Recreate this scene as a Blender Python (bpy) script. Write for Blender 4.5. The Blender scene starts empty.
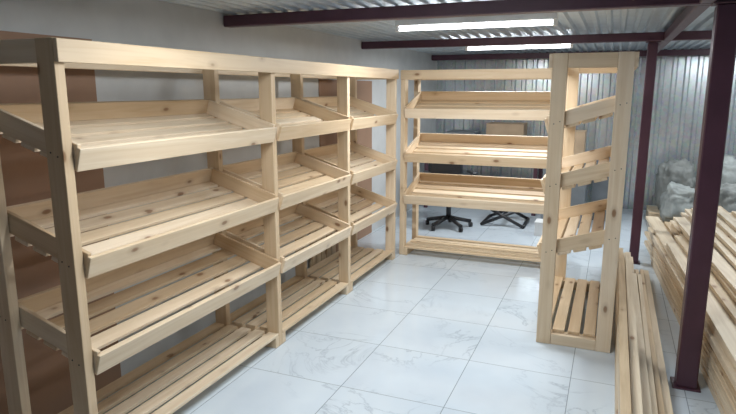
import bpy, bmesh, math, random
from mathutils import Matrix, Vector, Euler, noise
random.seed(7)
S=bpy.context.scene
COL=S.collection

# ---------------- node helpers ----------------
def newmat(name):
    m=bpy.data.materials.new(name); m.use_nodes=True
    nt=m.node_tree; b=nt.nodes['Principled BSDF']; return m,nt,b
def N(nt,t,**k):
    n=nt.nodes.new(t)
    for a,v in k.items():
        if a in n.inputs: n.inputs[a].default_value=v
        else: setattr(n,a,v)
    return n
def L(nt,a,b): nt.links.new(a,b)
def ramp(nt,fac,stops):
    r=N(nt,'ShaderNodeValToRGB')
    e=r.color_ramp.elements
    while len(e)<len(stops): e.new(0.5)
    for i,(p,c) in enumerate(stops):
        e[i].position=p; e[i].color=(c[0],c[1],c[2],1)
    L(nt,fac,r.inputs[0]); return r.outputs[0]
def mix(nt,fac,a,b,mode='MIX'):
    n=N(nt,'ShaderNodeMix',data_type='RGBA',blend_type=mode)
    for sock,v in ((n.inputs[0],fac),(n.inputs[6],a),(n.inputs[7],b)):
        if hasattr(v,'links'): L(nt,v,sock)
        elif isinstance(v,(int,float)): sock.default_value=v
        else: sock.default_value=(v[0],v[1],v[2],1)
    return n.outputs[2]
def mapping(nt,src,scale=(1,1,1),loc=(0,0,0)):
    n=N(nt,'ShaderNodeMapping'); n.inputs['Scale'].default_value=scale; n.inputs['Location'].default_value=loc
    L(nt,src,n.inputs[0]); return n.outputs[0]

def wood_mat(name,light,dark,knot=(0.22,0.095,0.035),kth=0.40):
    m,nt,b=newmat(name)
    at=N(nt,'ShaderNodeAttribute',attribute_name='loc').outputs['Vector']
    rn=N(nt,'ShaderNodeAttribute',attribute_name='rnd').outputs['Fac']
    n1=N(nt,'ShaderNodeTexNoise',Scale=1.0,Detail=4.0,Roughness=0.6,Distortion=0.8)
    L(nt,mapping(nt,at,(1.3,26,26)),n1.inputs['Vector'])
    grain=ramp(nt,n1.outputs[0],[(0.34,dark),(0.60,light)])
    n2=N(nt,'ShaderNodeTexNoise',Scale=1.0,Detail=2.0)
    L(nt,mapping(nt,at,(2.5,6,6)),n2.inputs['Vector'])
    c=mix(nt,0.3,grain,ramp(nt,n2.outputs[0],[(0.3,[x*0.85 for x in light]),(0.7,[min(1,x*1.12) for x in light])]))
    tone=ramp(nt,rn,[(0.0,(0.82,0.74,0.64)),(0.35,(0.96,0.93,0.88)),(0.7,(1.0,1.0,1.0)),(1.0,(1.08,1.1,1.14))])
    c=mix(nt,1.0,c,tone,'MULTIPLY')
    v=N(nt,'ShaderNodeTexVoronoi',Scale=1.0)
    L(nt,mapping(nt,at,(4.4,9,9)),v.inputs['Vector'])
    k=ramp(nt,v.outputs['Distance'],[(0.0,(1,1,1)),(0.09,(0.9,0.9,0.9)),(0.135,(0.25,0.25,0.25)),(0.26,(0,0,0))])
    sel=ramp(nt,v.outputs['Color'],[(kth,(0,0,0)),(kth+.02,(1,1,1))])
    km=mix(nt,1.0,k,sel,'MULTIPLY')
    kb=N(nt,'ShaderNodeRGBToBW'); L(nt,km,kb.inputs[0])
    mm=N(nt,'ShaderNodeMath',operation='MULTIPLY'); L(nt,kb.outputs[0],mm.inputs[0]); mm.inputs[1].default_value=0.9
    c=mix(nt,mm.outputs[0],c,knot)
    L(nt,c,b.inputs['Base Color']); b.inputs['Roughness'].default_value=0.5
    return m
PINE=wood_mat('pine_wood',(0.77,0.625,0.455),(0.64,0.475,0.30))
PINE2=wood_mat('rough_pine',(0.72,0.60,0.44),(0.54,0.41,0.27))

def simple(name,col,rough=0.5,metal=0.0,noise=0.12,scale=6):
    m,nt,b=newmat(name)
    tc=N(nt,'ShaderNodeTexCoord').outputs['Object']
    n=N(nt,'ShaderNodeTexNoise',Scale=scale,Detail=4.0); L(nt,tc,n.inputs['Vector'])
    c=ramp(nt,n.outputs[0],[(0.3,[x*(1-noise) for x in col]),(0.7,[min(1,x*(1+noise)) for x in col])])
    L(nt,c,b.inputs['Base Color']); b.inputs['Roughness'].default_value=rough; b.inputs['Metallic'].default_value=metal
    return m
PURPLE=simple('oxide_primer_paint',(0.085,0.035,0.055),0.38)
HARD=simple('hardboard',(0.36,0.22,0.145),0.7,noise=0.08,scale=3)
WHITEW=simple('white_wall_paint',(0.64,0.65,0.65),0.7,noise=0.05)
BLACK=simple('black_plastic',(0.015,0.015,0.018),0.35)
GREY=simple('grey_metal',(0.20,0.22,0.24),0.4,0.4)
SACK=simple('woven_sack',(0.30,0.32,0.31),0.7,noise=0.3,scale=7)
SACKD=simple('grey_sack',(0.21,0.22,0.21),0.75,noise=0.3,scale=7)
CARD=simple('cardboard',(0.36,0.26,0.17),0.8)
WHITEP=simple('white_plastic',(0.75,0.76,0.77),0.4)
CREAM=simple('cream_conduit',(0.6,0.5,0.36),0.6)

def galv_mat():
    m,nt,b=newmat('galvanised_sheet')
    tc=N(nt,'ShaderNodeTexCoord').outputs['Object']
    v=N(nt,'ShaderNodeTexVoronoi',Scale=28.0); L(nt,tc,v.inputs['Vector'])
    n=N(nt,'ShaderNodeTexNoise',Scale=2.0,Detail=5.0); L(nt,mapping(nt,tc,(1,1,0.4)),n.inputs['Vector'])
    c=mix(nt,0.25,ramp(nt,n.outputs[0],[(0.3,(0.48,0.52,0.54)),(0.7,(0.72,0.77,0.79))]),v.outputs['Color'],'SOFT_LIGHT')
    L(nt,c,b.inputs['Base Color']); b.inputs['Metallic'].default_value=0.7; b.inputs['Roughness'].default_value=0.25
    return m
GALV=galv_mat()
CEILM=simple('ceiling_sheet_zinc',(0.54,0.62,0.69),0.32,0.4,noise=0.08)

def floor_mat():
    m,nt,b=newmat('marble_tile')
    tc=N(nt,'ShaderNodeTexCoord').outputs['Object']
    br=N(nt,'ShaderNodeTexBrick',offset=0.0,squash=1.0)
    br.inputs['Scale'].default_value=1.0
    br.inputs['Brick Width'].default_value=0.6; br.inputs['Row Height'].default_value=0.6
    br.inputs['Mortar Size'].default_value=0.0025; br.inputs['Mortar Smooth'].default_value=0.1
    br.inputs['Color1'].default_value=(0,0,0,1); br.inputs['Color2'].default_value=(1,1,1,1)
    L(nt,mapping(nt,tc,(1,1,1),(0.12,0.2,0)),br.inputs['Vector'])
    off=N(nt,'ShaderNodeVectorMath',operation='MULTIPLY_ADD'); L(nt,br.outputs['Color'],off.inputs[0])
    off.inputs[1].default_value=(7,5,9); L(nt,tc,off.inputs[2])
    n=N(nt,'ShaderNodeTexNoise',Scale=1.7,Detail=6.0,Roughness=0.6,Distortion=1.0); L(nt,off.outputs[0],n.inputs['Vector'])
    s=N(nt,'ShaderNodeMath',operation='SUBTRACT'); L(nt,n.outputs[0],s.inputs[0]); s.inputs[1].default_value=0.5
    a=N(nt,'ShaderNodeMath',operation='ABSOLUTE'); L(nt,s.outputs[0],a.inputs[0])
    veins=ramp(nt,a.outputs[0],[(0.0,(0.44,0.50,0.57)),(0.008,(0.57,0.64,0.70)),(0.025,(0.63,0.70,0.76))])
    n2=N(nt,'ShaderNodeTexNoise',Scale=3.0,Detail=3.0); L(nt,off.outputs[0],n2.inputs['Vector'])
    base=ramp(nt,n2.outputs[0],[(0.3,(0.59,0.66,0.73)),(0.7,(0.66,0.73,0.79))])
    msk=N(nt,'ShaderNodeTexNoise',Scale=1.4,Detail=1.0); L(nt,off.outputs[0],msk.inputs['Vector'])
    mk=ramp(nt,msk.outputs[0],[(0.45,(0,0,0)),(0.6,(1,1,1))])
    kb=N(nt,'ShaderNodeRGBToBW'); L(nt,mk,kb.inputs[0])
    c=mix(nt,kb.outputs[0],base,veins)
    c=mix(nt,br.outputs['Fac'],c,(0.28,0.33,0.37))
    L(nt,c,b.inputs['Base Color']); b.inputs['Roughness'].default_value=0.10; b.inputs['IOR'].default_value=1.6
    return m
FLOORM=floor_mat()

# ---------------- geometry builder ----------------
class Builder:
    def __init__(s): s.v=[];s.f=[];s.loc=[];s.rnd=[]
    def box(s,lo,hi,M=None,axis=None,rnd=None):
        c=[(x,y,z) for x in (lo[0],hi[0]) for y in (lo[1],hi[1]) for z in (lo[2],hi[2])]
        d=[abs(hi[i]-lo[i]) for i in range(3)]
        if axis is None: axis=d.index(max(d))
        o=Vector((random.uniform(0,50),random.uniform(0,50),random.uniform(0,50)))
        r=random.random() if rnd is None else rnd
        b=len(s.v)
        for p in c:
            q=[p[axis],p[(axis+1)%3],p[(axis+2)%3]]
            s.loc.append(Vector(q)+o); s.rnd.append(r)
            w=Vector(p)
            if M is not None: w=M@w
            s.v.append(w)
        s.f+= [tuple(b+i for i in f) for f in ((0,1,3,2),(4,6,7,5),(0,4,5,1),(2,3,7,6),(0,2,6,4),(1,5,7,3))]
    def obj(s,name,mat,parent=None,bevel=0.002):
        me=bpy.data.meshes.new(name); me.from_pydata([tuple(v) for v in s.v],[],s.f)
        bm=bmesh.new(); bm.from_mesh(me); bmesh.ops.recalc_face_normals(bm,faces=bm.faces); bm.to_mesh(me); bm.free()
        a=me.attributes.new('loc','FLOAT_VECTOR','POINT')
        for i,l in enumerate(s.loc): a.data[i].vector=l
        a=me.attributes.new('rnd','FLOAT','POINT')
        for i,l in enumerate(s.rnd): a.data[i].value=l
        o=bpy.data.objects.new(name,me); COL.objects.link(o); me.materials.append(mat)
        if bevel:
            m=o.modifiers.new('bev','BEVEL'); m.width=bevel; m.segments=1; m.limit_method='ANGLE'
        if parent: o.parent=parent
        return o
def empty(name):
    e=bpy.data.objects.new(name,None); COL.objects.link(e); return e
def T(x,y,z): return Matrix.Translation((x,y,z))
def frame(origin,sdir,ddir):
    s=Vector(sdir);d=Vector(ddir);M=Matrix.Identity(4)
    for i in range(3):
        M[i][0]=s[i];M[i][1]=d[i];M[i][2]=(0,0,1)[i];M[i][3]=origin[i]
    return M

PS,PD=0.045,0.09
def rack(name,origin,sdir,ddir,posts,depth,rows,slope=0.30,proj=0.014,H=1.84):
    M=frame(origin,sdir,ddir); root=empty(name)
    fr=Builder()
    for p in posts:
        fr.box((p,0,0),(p+PS,PD,H),M)
        fr.box((p,depth-PD,0),(p+PS,depth,H),M)
    s0,s1=posts[0],posts[-1]+PS
    fr.box((s0+0.002,-0.02,H-0.088),(s1-0.002,0,H-0.002),M)
    fr.box((s0+0.002,depth,H-0.088),(s1-0.002,depth+0.02,H-0.002),M)
    for i,p in enumerate(posts):
        if i in (0,len(posts)-1):
            a=p+0.004
            fr.box((a,PD+0.001,H-0.09),(a+0.03,depth-PD-0.001,H-0.001),M)
            fr.box((a,PD+0.001,0.0),(a+0.03,depth-PD-0.001,0.07),M)
        if i<len(posts)-1: fr.box((p+PS,0.0,0.0),(p+PS+0.04,depth,0.07),M)
        if i>0: fr.box((p-0.04,0.0,0.0),(p,depth,0.07),M)
    fr.obj('frame',PINE,root)
    for j in range(len(posts)-1):
        a=posts[j]+PS+0.003; b=posts[j+1]-0.003
        bt=Builder()
        n=5; w=0.074; g=(depth-n*w)/(n-1)
        for k in range(n):
            bt.box((a,k*(w+g),0.071),(b,k*(w+g)+w,0.091),M)
        bt.obj('bottom_shelf_%d'%(j+1),PINE,root)
        for ri,z in enumerate(rows):
            t=Builder()
            R=M@T(0,-proj,z)@Matrix.Rotation(slope,4,'X')
            D=(depth+proj-0.01)/math.cos(slope)
            hh=0.088
            t.box((a,0,-0.018),(b,0.018,hh-0.012),R)
            t.box((a,D-0.02,0),(b,D,hh),R)
            t.box((a,0.018,0.0),(a+0.02,D-0.02,hh),R)
            t.box((b-0.02,0.018,0.0),(b,D-0.02,hh),R)
            n=5; w=0.078; d0=0.02; g=(D-d0-n*w)/(n-1)
            for k in range(n):
                y=d0+k*(w+g)
                t.box((a,y,-0.019),(b,y+w,-0.0005),R)
            t.obj('tray_%d_%d'%(j+1,ri+1),PINE,root)
    sc=bmesh.new()
    for p in posts:
        for z in rows:
            for (dd,dz) in ((0.03,0.045),(0.065,0.06),(depth-0.06,0.045+0.30*(depth-0.06)),(depth-0.025,0.045+0.30*(depth-.025))):
                for side in (-0.0008,PS+0.0008):
                    mm=M@T(p+side,dd,z+dz)@Matrix.Rotation(math.pi/2,4,'Y')
                    bmesh.ops.create_cone(sc,cap_ends=True,segments=8,radius1=0.0035,radius2=0.0035,depth=0.0016,matrix=mm)
    me=bpy.data.meshes.new('screws'); sc.to_mesh(me); sc.free(); me.materials.append(BLACK)
    o=bpy.data.objects.new('screws',me); COL.objects.link(o); o.parent=root
    return root

LX=-1.92
rack('wooden_shelving_rack',(LX,0,0),(0,1,0),(-1,0,0),[1.625,3.13,4.24,5.33],0.50,(0.50,0.92,1.355))
rack('wooden_shelving_rack',(0,5.52,0),(1,0,0),(0,1,0),[-1.93,-0.46],0.50,(0.55,0.97,1.40))
rack('wooden_shelving_rack',(-0.37,0,0),(0,1,0),(1,0,0),[3.84,5.08],0.46,(0.58,1.01,1.40),H=1.87)

# ---------------- room shell ----------------
XL,XR,YB,YF,ZC=-2.56,2.6,9.0,-1.5,2.16
def plainbox(name,lo,hi,mat,bevel=0,parent=None):
    b=Builder(); b.box(lo,hi); return b.obj(name,mat,parent,bevel)
plainbox('floor',(XL-0.1,YF,-0.1),(XR+0.1,YB+0.1,0),FLOORM)
plainbox('wall_left',(XL-0.1,YF,0),(XL,YB+0.1,ZC+0.1),WHITEW)
def corrugated(name,p0,p1,up,nrm,height,pitch,depth,mat):
    p0=Vector(p0);p1=Vector(p1);u=(p1-p0);Lw=u.length;u.normalize();n=Vector(nrm);upv=Vector(up)
    pts=[];x=0
    while x<Lw:
        for fx,fd in ((0,0),(0.5,0),(0.62,1),(0.88,1)):
            xx=x+fx*pitch
            if xx<=Lw: pts.append(p0+u*xx+n*(fd*depth))
        x+=pitch
    pts.append(p0+u*Lw)
    v=[];f=[]
    for q in pts: v.append(tuple(q));v.append(tuple(q+upv*height))
    for i in range(len(pts)-1): f.append((2*i,2*i+2,2*i+3,2*i+1))
    me=bpy.data.meshes.new(name);me.from_pydata(v,[],f);o=bpy.data.objects.new(name,me);COL.objects.link(o);me.materials.append(mat)
    sm=o.modifiers.new('sol','SOLIDIFY');sm.thickness=0.002
    return o
corrugated('wall_back',(XL,YB,0),(XR,YB,0),(0,0,1),(0,-1,0),ZC,0.15,0.035,GALV)
corrugated('wall_right',(XR,YB,0),(XR,YF,0),(0,0,1),(-1,0,0),ZC,0.15,0.035,GALV)
corrugated('ceiling',(XL,YF,ZC+.03),(XR,YF,ZC+.03),(0,1,0),(0,0,-1),YB-YF,0.10,0.026,CEILM)

plainbox('hardboard_sheet',(XL+0.002,-0.6,0.0),(XL+0.012,2.40,1.91),HARD)
plainbox('hardboard_sheet',(XL+0.002,5.0,0.0),(XL+0.012,6.3,1.75),HARD)

# ---------------- steel frame ----------------
st=empty('steel_roof_beams')
def steel(name,lo,hi,par=None):
    return plainbox(name,lo,hi,PURPLE,0.006,par)
bh=0.075
ys=(3.6,6.05,8.7)
for i,y in enumerate(ys):
    steel('cross_beam_%d'%(i+1),(XL+0.005,y-.04,ZC-bh-.003),(XR-.04,y+.04,ZC-.003),st)
seg=[(-1.4,ys[0]-.041),(ys[0]+.041,ys[1]-.041),(ys[1]+.041,ys[2]-.041)]
for i,(a,b) in enumerate(seg): steel('long_beam_%d'%(i+1),(0.36,a,ZC-bh-.003),(0.43,b,ZC-.003),st)
def post(x,y,w):
    e=empty('steel_post')
    steel('shaft',(x-w/2,y-w/2,0.008),(x+w/2,y+w/2,ZC-bh-.013),e)
    steel('base_plate',(x-w/2-.02,y-w/2-.02,0),(x+w/2+.02,y+w/2+.02,0.008),e)
    steel('top_plate',(x-w/2-.02,y-w/2-.01,ZC-bh-.012),(x+w/2+.02,y+w/2+.01,ZC-bh-.0035),e)
post(0.49,3.56,0.105); post(0.28,6.12,0.085)

# ---------------- lamps ----------------
def emis(name,col,s):
    m,nt,b=newmat(name); b.inputs['Emission Strength'].default_value=s
    n=N(nt,'ShaderNodeTexNoise',Scale=3.0); r=ramp(nt,n.outputs[0],[(0,[x*.98 for x in col]),(1,col)]); L(nt,r,b.inputs['Emission Color'])
    return m
TUBE=emis('tube_glow',(0.93,0.97,1.0),11)
def cyl(name,p0,p1,r,mat,parent=None,seg=16):
    p0=Vector(p0);p1=Vector(p1);d=p1-p0
    bm=bmesh.new(); bmesh.ops.create_cone(bm,cap_ends=True,segments=seg,radius1=r,radius2=r,depth=d.length)
    M=T(*((p0+p1)/2))@d.to_track_quat('Z','Y').to_matrix().to_4x4()
    bmesh.ops.transform(bm,matrix=M,verts=bm.verts)
    for f in bm.faces: f.smooth=len(f.verts)==4
    me=bpy.data.meshes.new(name);bm.to_mesh(me);bm.free();me.materials.append(mat)
    o=bpy.data.objects.new(name,me);COL.objects.link(o)
    if parent:o.parent=parent
    return o
def lamp(x,y,power,l=1.2):
    e=empty('fluorescent_lamp'); z=ZC
    plainbox('housing',(x-l/2,y-0.035,z-0.045),(x+l/2,y+0.035,z-0.002),WHITEP,0.004,e)
    cyl('tube',(x-l/2+.03,y,z-0.063),(x+l/2-.03,y,z-0.063),0.017,TUBE,e)
    for sx in (-1,1): plainbox('cap',(x+sx*(l/2-.015)-.015,y-.02,z-.085),(x+sx*(l/2-.015)+.015,y+.02,z-.045),WHITEP,0.003,e)
    ld=bpy.data.lights.new('tube_light','AREA'); ld.shape='RECTANGLE'; ld.size=l-.1; ld.size_y=0.05; ld.energy=power; ld.color=(0.91,0.965,1.0)
    lo=bpy.data.objects.new('tube_light',ld); lo.location=(x,y,z-0.088); COL.objects.link(lo); lo.parent=e
lamp(-0.93,2.1,32)
lamp(-0.97,4.3,35,1.15)
lamp(-1.0,6.6,38,1.12)
lamp(1.5,4.3,23)
lamp(1.5,7.4,30)
cd_=empty('cable_conduit')
cyl('pipe',(0.05,3.3,ZC-.03),(0.33,2.6,ZC-.03),0.014,CREAM,cd_)
cyl('pipe_run',(0.05,3.3,ZC-.03),(0.05,3.55,ZC-.03),0.014,CREAM,cd_)

w=bpy.data.worlds.new('World'); S.world=w; w.use_nodes=True
w.node_tree.nodes['Background'].inputs[0].default_value=(0.8,0.88,1,1)
w.node_tree.nodes['Background'].inputs[1].default_value=0.06

# ---------------- lumber ----------------
def board(B,x,y0,y1,z,wd,th,yaw=0,roll=0,pitch=0,G=None):
    Ln=y1-y0
    M=T(x,(y0+y1)/2,z)@Euler((pitch,roll,yaw)).to_matrix().to_4x4()
    if G is not None: M=G@M
    B.box((-wd/2,-Ln/2,0),(wd/2,Ln/2,th),M)
B=Builder()
G=T(0.585,3.5,0)@Matrix.Rotation(0.066,4,'Z')@T(0,-3.5,0)   # stack is set slightly askew to the room
z=0.0
for layer in range(12):
    x=0.0+random.uniform(0,.03)
    while x<1.15:
        wd=random.choice((0.07,0.1,0.12,0.14))
        y1=6.75+random.uniform(-.7,.25); y0=1.1+random.uniform(-.2,.9)
        board(B,x+wd/2,y0,y1,z,wd,0.028,yaw=random.uniform(-.003,.003),G=G)
        x+=wd+random.uniform(.008,.03)
    z+=0.0285
for layer in range(8):
    x=0.02+layer*0.065+random.uniform(0,.05)
    while x<1.12:
        wd=random.choice((0.07,0.1,0.12))
        board(B,x+wd/2,1.3+random.random()*1.0,6.7-random.random()*1.3,z+random.uniform(0,.004),wd,0.026,yaw=random.uniform(-.013,.013),roll=random.uniform(-.04,.04),G=G)
        x+=wd+random.uniform(.02,.07)
    z+=0.030
B.obj('lumber_stack',PINE2,None,0.0015)
B=Builder()
x=0.118
while x<0.35:
    wd=random.choice((0.028,0.04,0.045))
    n=max(2,int(round(8-(x-0.118)*26)))
    z=0
    for layer in range(n):
        th=0.04
        board(B,x+wd/2,1.7+random.uniform(-.25,.5),5.75+random.uniform(-.7,.25),z,wd,th-.002,yaw=random.uniform(-.004,.004))
        z+=th
    x+=wd+0.008
B.obj('batten_stack',PINE2,None,0.0015)
B=Builder()
for i in range(5):
    B.box((0,0,0),(0.022,0.09,1.0+0.12*random.random()),T(XL+0.02,4.72+i*0.11,0))
B.obj('leaning_plank_bundle',PINE2,None,0.0015)

# ---------------- back-of-room clutter ----------------
def lump(name,loc,sc,mat,seed,rz=0):
    bm=bmesh.new(); bmesh.ops.create_icosphere(bm,subdivisions=5,radius=1)
    for v in bm.verts:
        p=v.co.copy()
        q=Vector([math.copysign(abs(c)**0.7,c) for c in p])
        k=1+0.2*noise.noise(p*1.7+Vector((seed,0,0)))+0.12*noise.noise(p*4+Vector((seed,3,0)))+0.07*(1-abs(noise.noise(p*9+Vector((seed,7,0)))*2))
        q*=k*0.8
        v.co=Vector((q.x*sc[0],q.y*sc[1],max(q.z,-0.7)*sc[2]))
    zm=min(v.co.z for v in bm.verts)
    for v in bm.verts: v.co.z-=zm
    for f in bm.faces:f.smooth=True
    me=bpy.data.meshes.new(name);bm.to_mesh(me);bm.free();me.materials.append(mat)
    o=bpy.data.objects.new(name,me);o.location=loc;o.rotation_euler=(0,0,rz);COL.objects.link(o);return o
b=Builder()
for k in range(7): b.box((0.5,7.42+k*.19,.10),(2.2,7.56+k*.19,.122))
for k in range(3): b.box((0.5+k*.8,7.42,0),(0.6+k*.8,8.7,.099))
b.obj('wooden_pallet',PINE2,None,0.002)
i=0
for (x,y,zz,sx,sz,mt) in ((0.80,7.75,.124,.24,.28,SACK),(1.32,7.75,.124,.25,.30,SACKD),(1.85,7.75,.124,.25,.25,SACK),
                          (0.80,8.38,.124,.26,.42,SACKD),(1.36,8.38,.124,.26,.46,SACK),(1.9,8.38,.124,.25,.44,SACK)):
    i+=1; lump('filled_sack',(x,y,zz),(sx,.28,sz),mt,i*1.7)

def chair(loc,rot,col):
    e=empty('office_chair'); e.location=loc; e.rotation_euler=(0,0,rot)
    for k in range(5):
        a=k*2*math.pi/5
        cyl('leg_%d'%k,(0,0,0.13),(0.28*math.cos(a),0.28*math.sin(a),0.07),0.024,BLACK,e)
        cyl('caster_%d'%k,(0.28*math.cos(a)-.02,0.28*math.sin(a),0.03),(0.28*math.cos(a)+.02,0.28*math.sin(a),0.03),0.03,BLACK,e)
    cyl('stem',(0,0,0.1),(0,0,0.42),0.03,BLACK,e)
    b=Builder(); b.box((-.23,-.22,.42),(.23,.22,.49)); b.obj('seat',col,e,0.03)
    b=Builder(); b.box((-.21,.2,.6),(.21,.26,1.05)); b.obj('backrest',col,e,0.03)
    cyl('back_bar',(0,.2,.44),(0,.25,.7),0.02,BLACK,e)
    for sx in (-1,1):
        cyl('arm_post',(sx*.24,0,.45),(sx*.27,0,.66),0.015,BLACK,e)
        b=Builder(); b.box((sx*.27-.03,-.14,.66),(sx*.27+.03,.12,.69)); b.obj('arm_pad',BLACK,e,0.01)
chair((-1.78,6.9,0),0.5,BLACK)
e=empty('folded_metal_stand')
for k,(p,q) in enumerate((((0,0,.02),(.5,.1,.24)),((0,.1,.24),(.5,0,.02)),((0,.5,.02),(.5,.6,.24)),((0,.6,.24),(.5,.5,.02)),
      ((0,0,.02),(0,.5,.02)),((.5,0,.02),(.5,.5,.02)),((0,.1,.24),(0,.6,.24)),((.5,.1,.24),(.5,.6,.24)),((.25,.05,.13),(.25,.55,.13)))):
    cyl('bar_%d'%k,p,q,0.02,BLACK,e)
e.location=(-1.42,7.15,0)
def table(loc,l,d,h,mt,ml):
    e=empty('work_table'); e.location=loc
    plainbox('top',(-l/2,-d/2,h-.04),(l/2,d/2,h),mt,0.004,e)
    for sx in(-1,1):
        for sy in (-1,1):
            plainbox('leg',(sx*(l/2-.05)-.025,sy*(d/2-.05)-.025,0),(sx*(l/2-.05)+.025,sy*(d/2-.05)+.025,h-.04),ml,0.003,e)
    plainbox('brace',(-l/2+.05,d/2-.07,.3),(l/2-.05,d/2-.04,.36),ml,0.003,e)
table((-1.65,8.3,0),1.6,0.7,0.78,GREY,PURPLE)
def carton(loc,s,mat,name='cardboard_box'):
    b=Builder(); x,y,z=s
    b.box((-x/2,-y/2,0),(x/2,y/2,z))
    b.box((-x/2-.004,-y/2-.004,z),(x/2+.004,-.004,z+.006)); b.box((-x/2-.004,.004,z),(x/2+.004,y/2+.004,z+.006))
    o=b.obj(name,mat,None,0.003); o.location=loc; return o
carton((-1.95,8.3,0.782),(0.4,0.35,0.3),GREY,'tool_case')
carton((-1.35,8.3,0.782),(0.5,0.35,0.42),CARD)
carton((-0.67,6.95,0),(0.16,0.2,0.16),WHITEP,'plastic_crate')
carton((-0.5,7.7,0),(0.5,0.5,0.75),GREY,'metal_cabinet')
carton((-0.5,7.7,0.757),(0.4,0.35,0.4),CARD)
carton((-0.02,8.2,0),(0.34,0.4,0.55),GREY,'metal_cabinet')

# ---------------- camera ----------------
cd=bpy.data.cameras.new('cam'); cam=bpy.data.objects.new('cam',cd); COL.objects.link(cam)
cd.sensor_width=36; cd.lens=36*590/736; cd.clip_start=0.05
cam.location=(0,0,1.65)
cam.rotation_euler=(math.radians(90-11.2),0,math.radians(22.4))
S.camera=cam
S.view_settings.view_transform='Standard'
S.view_settings.look='None'
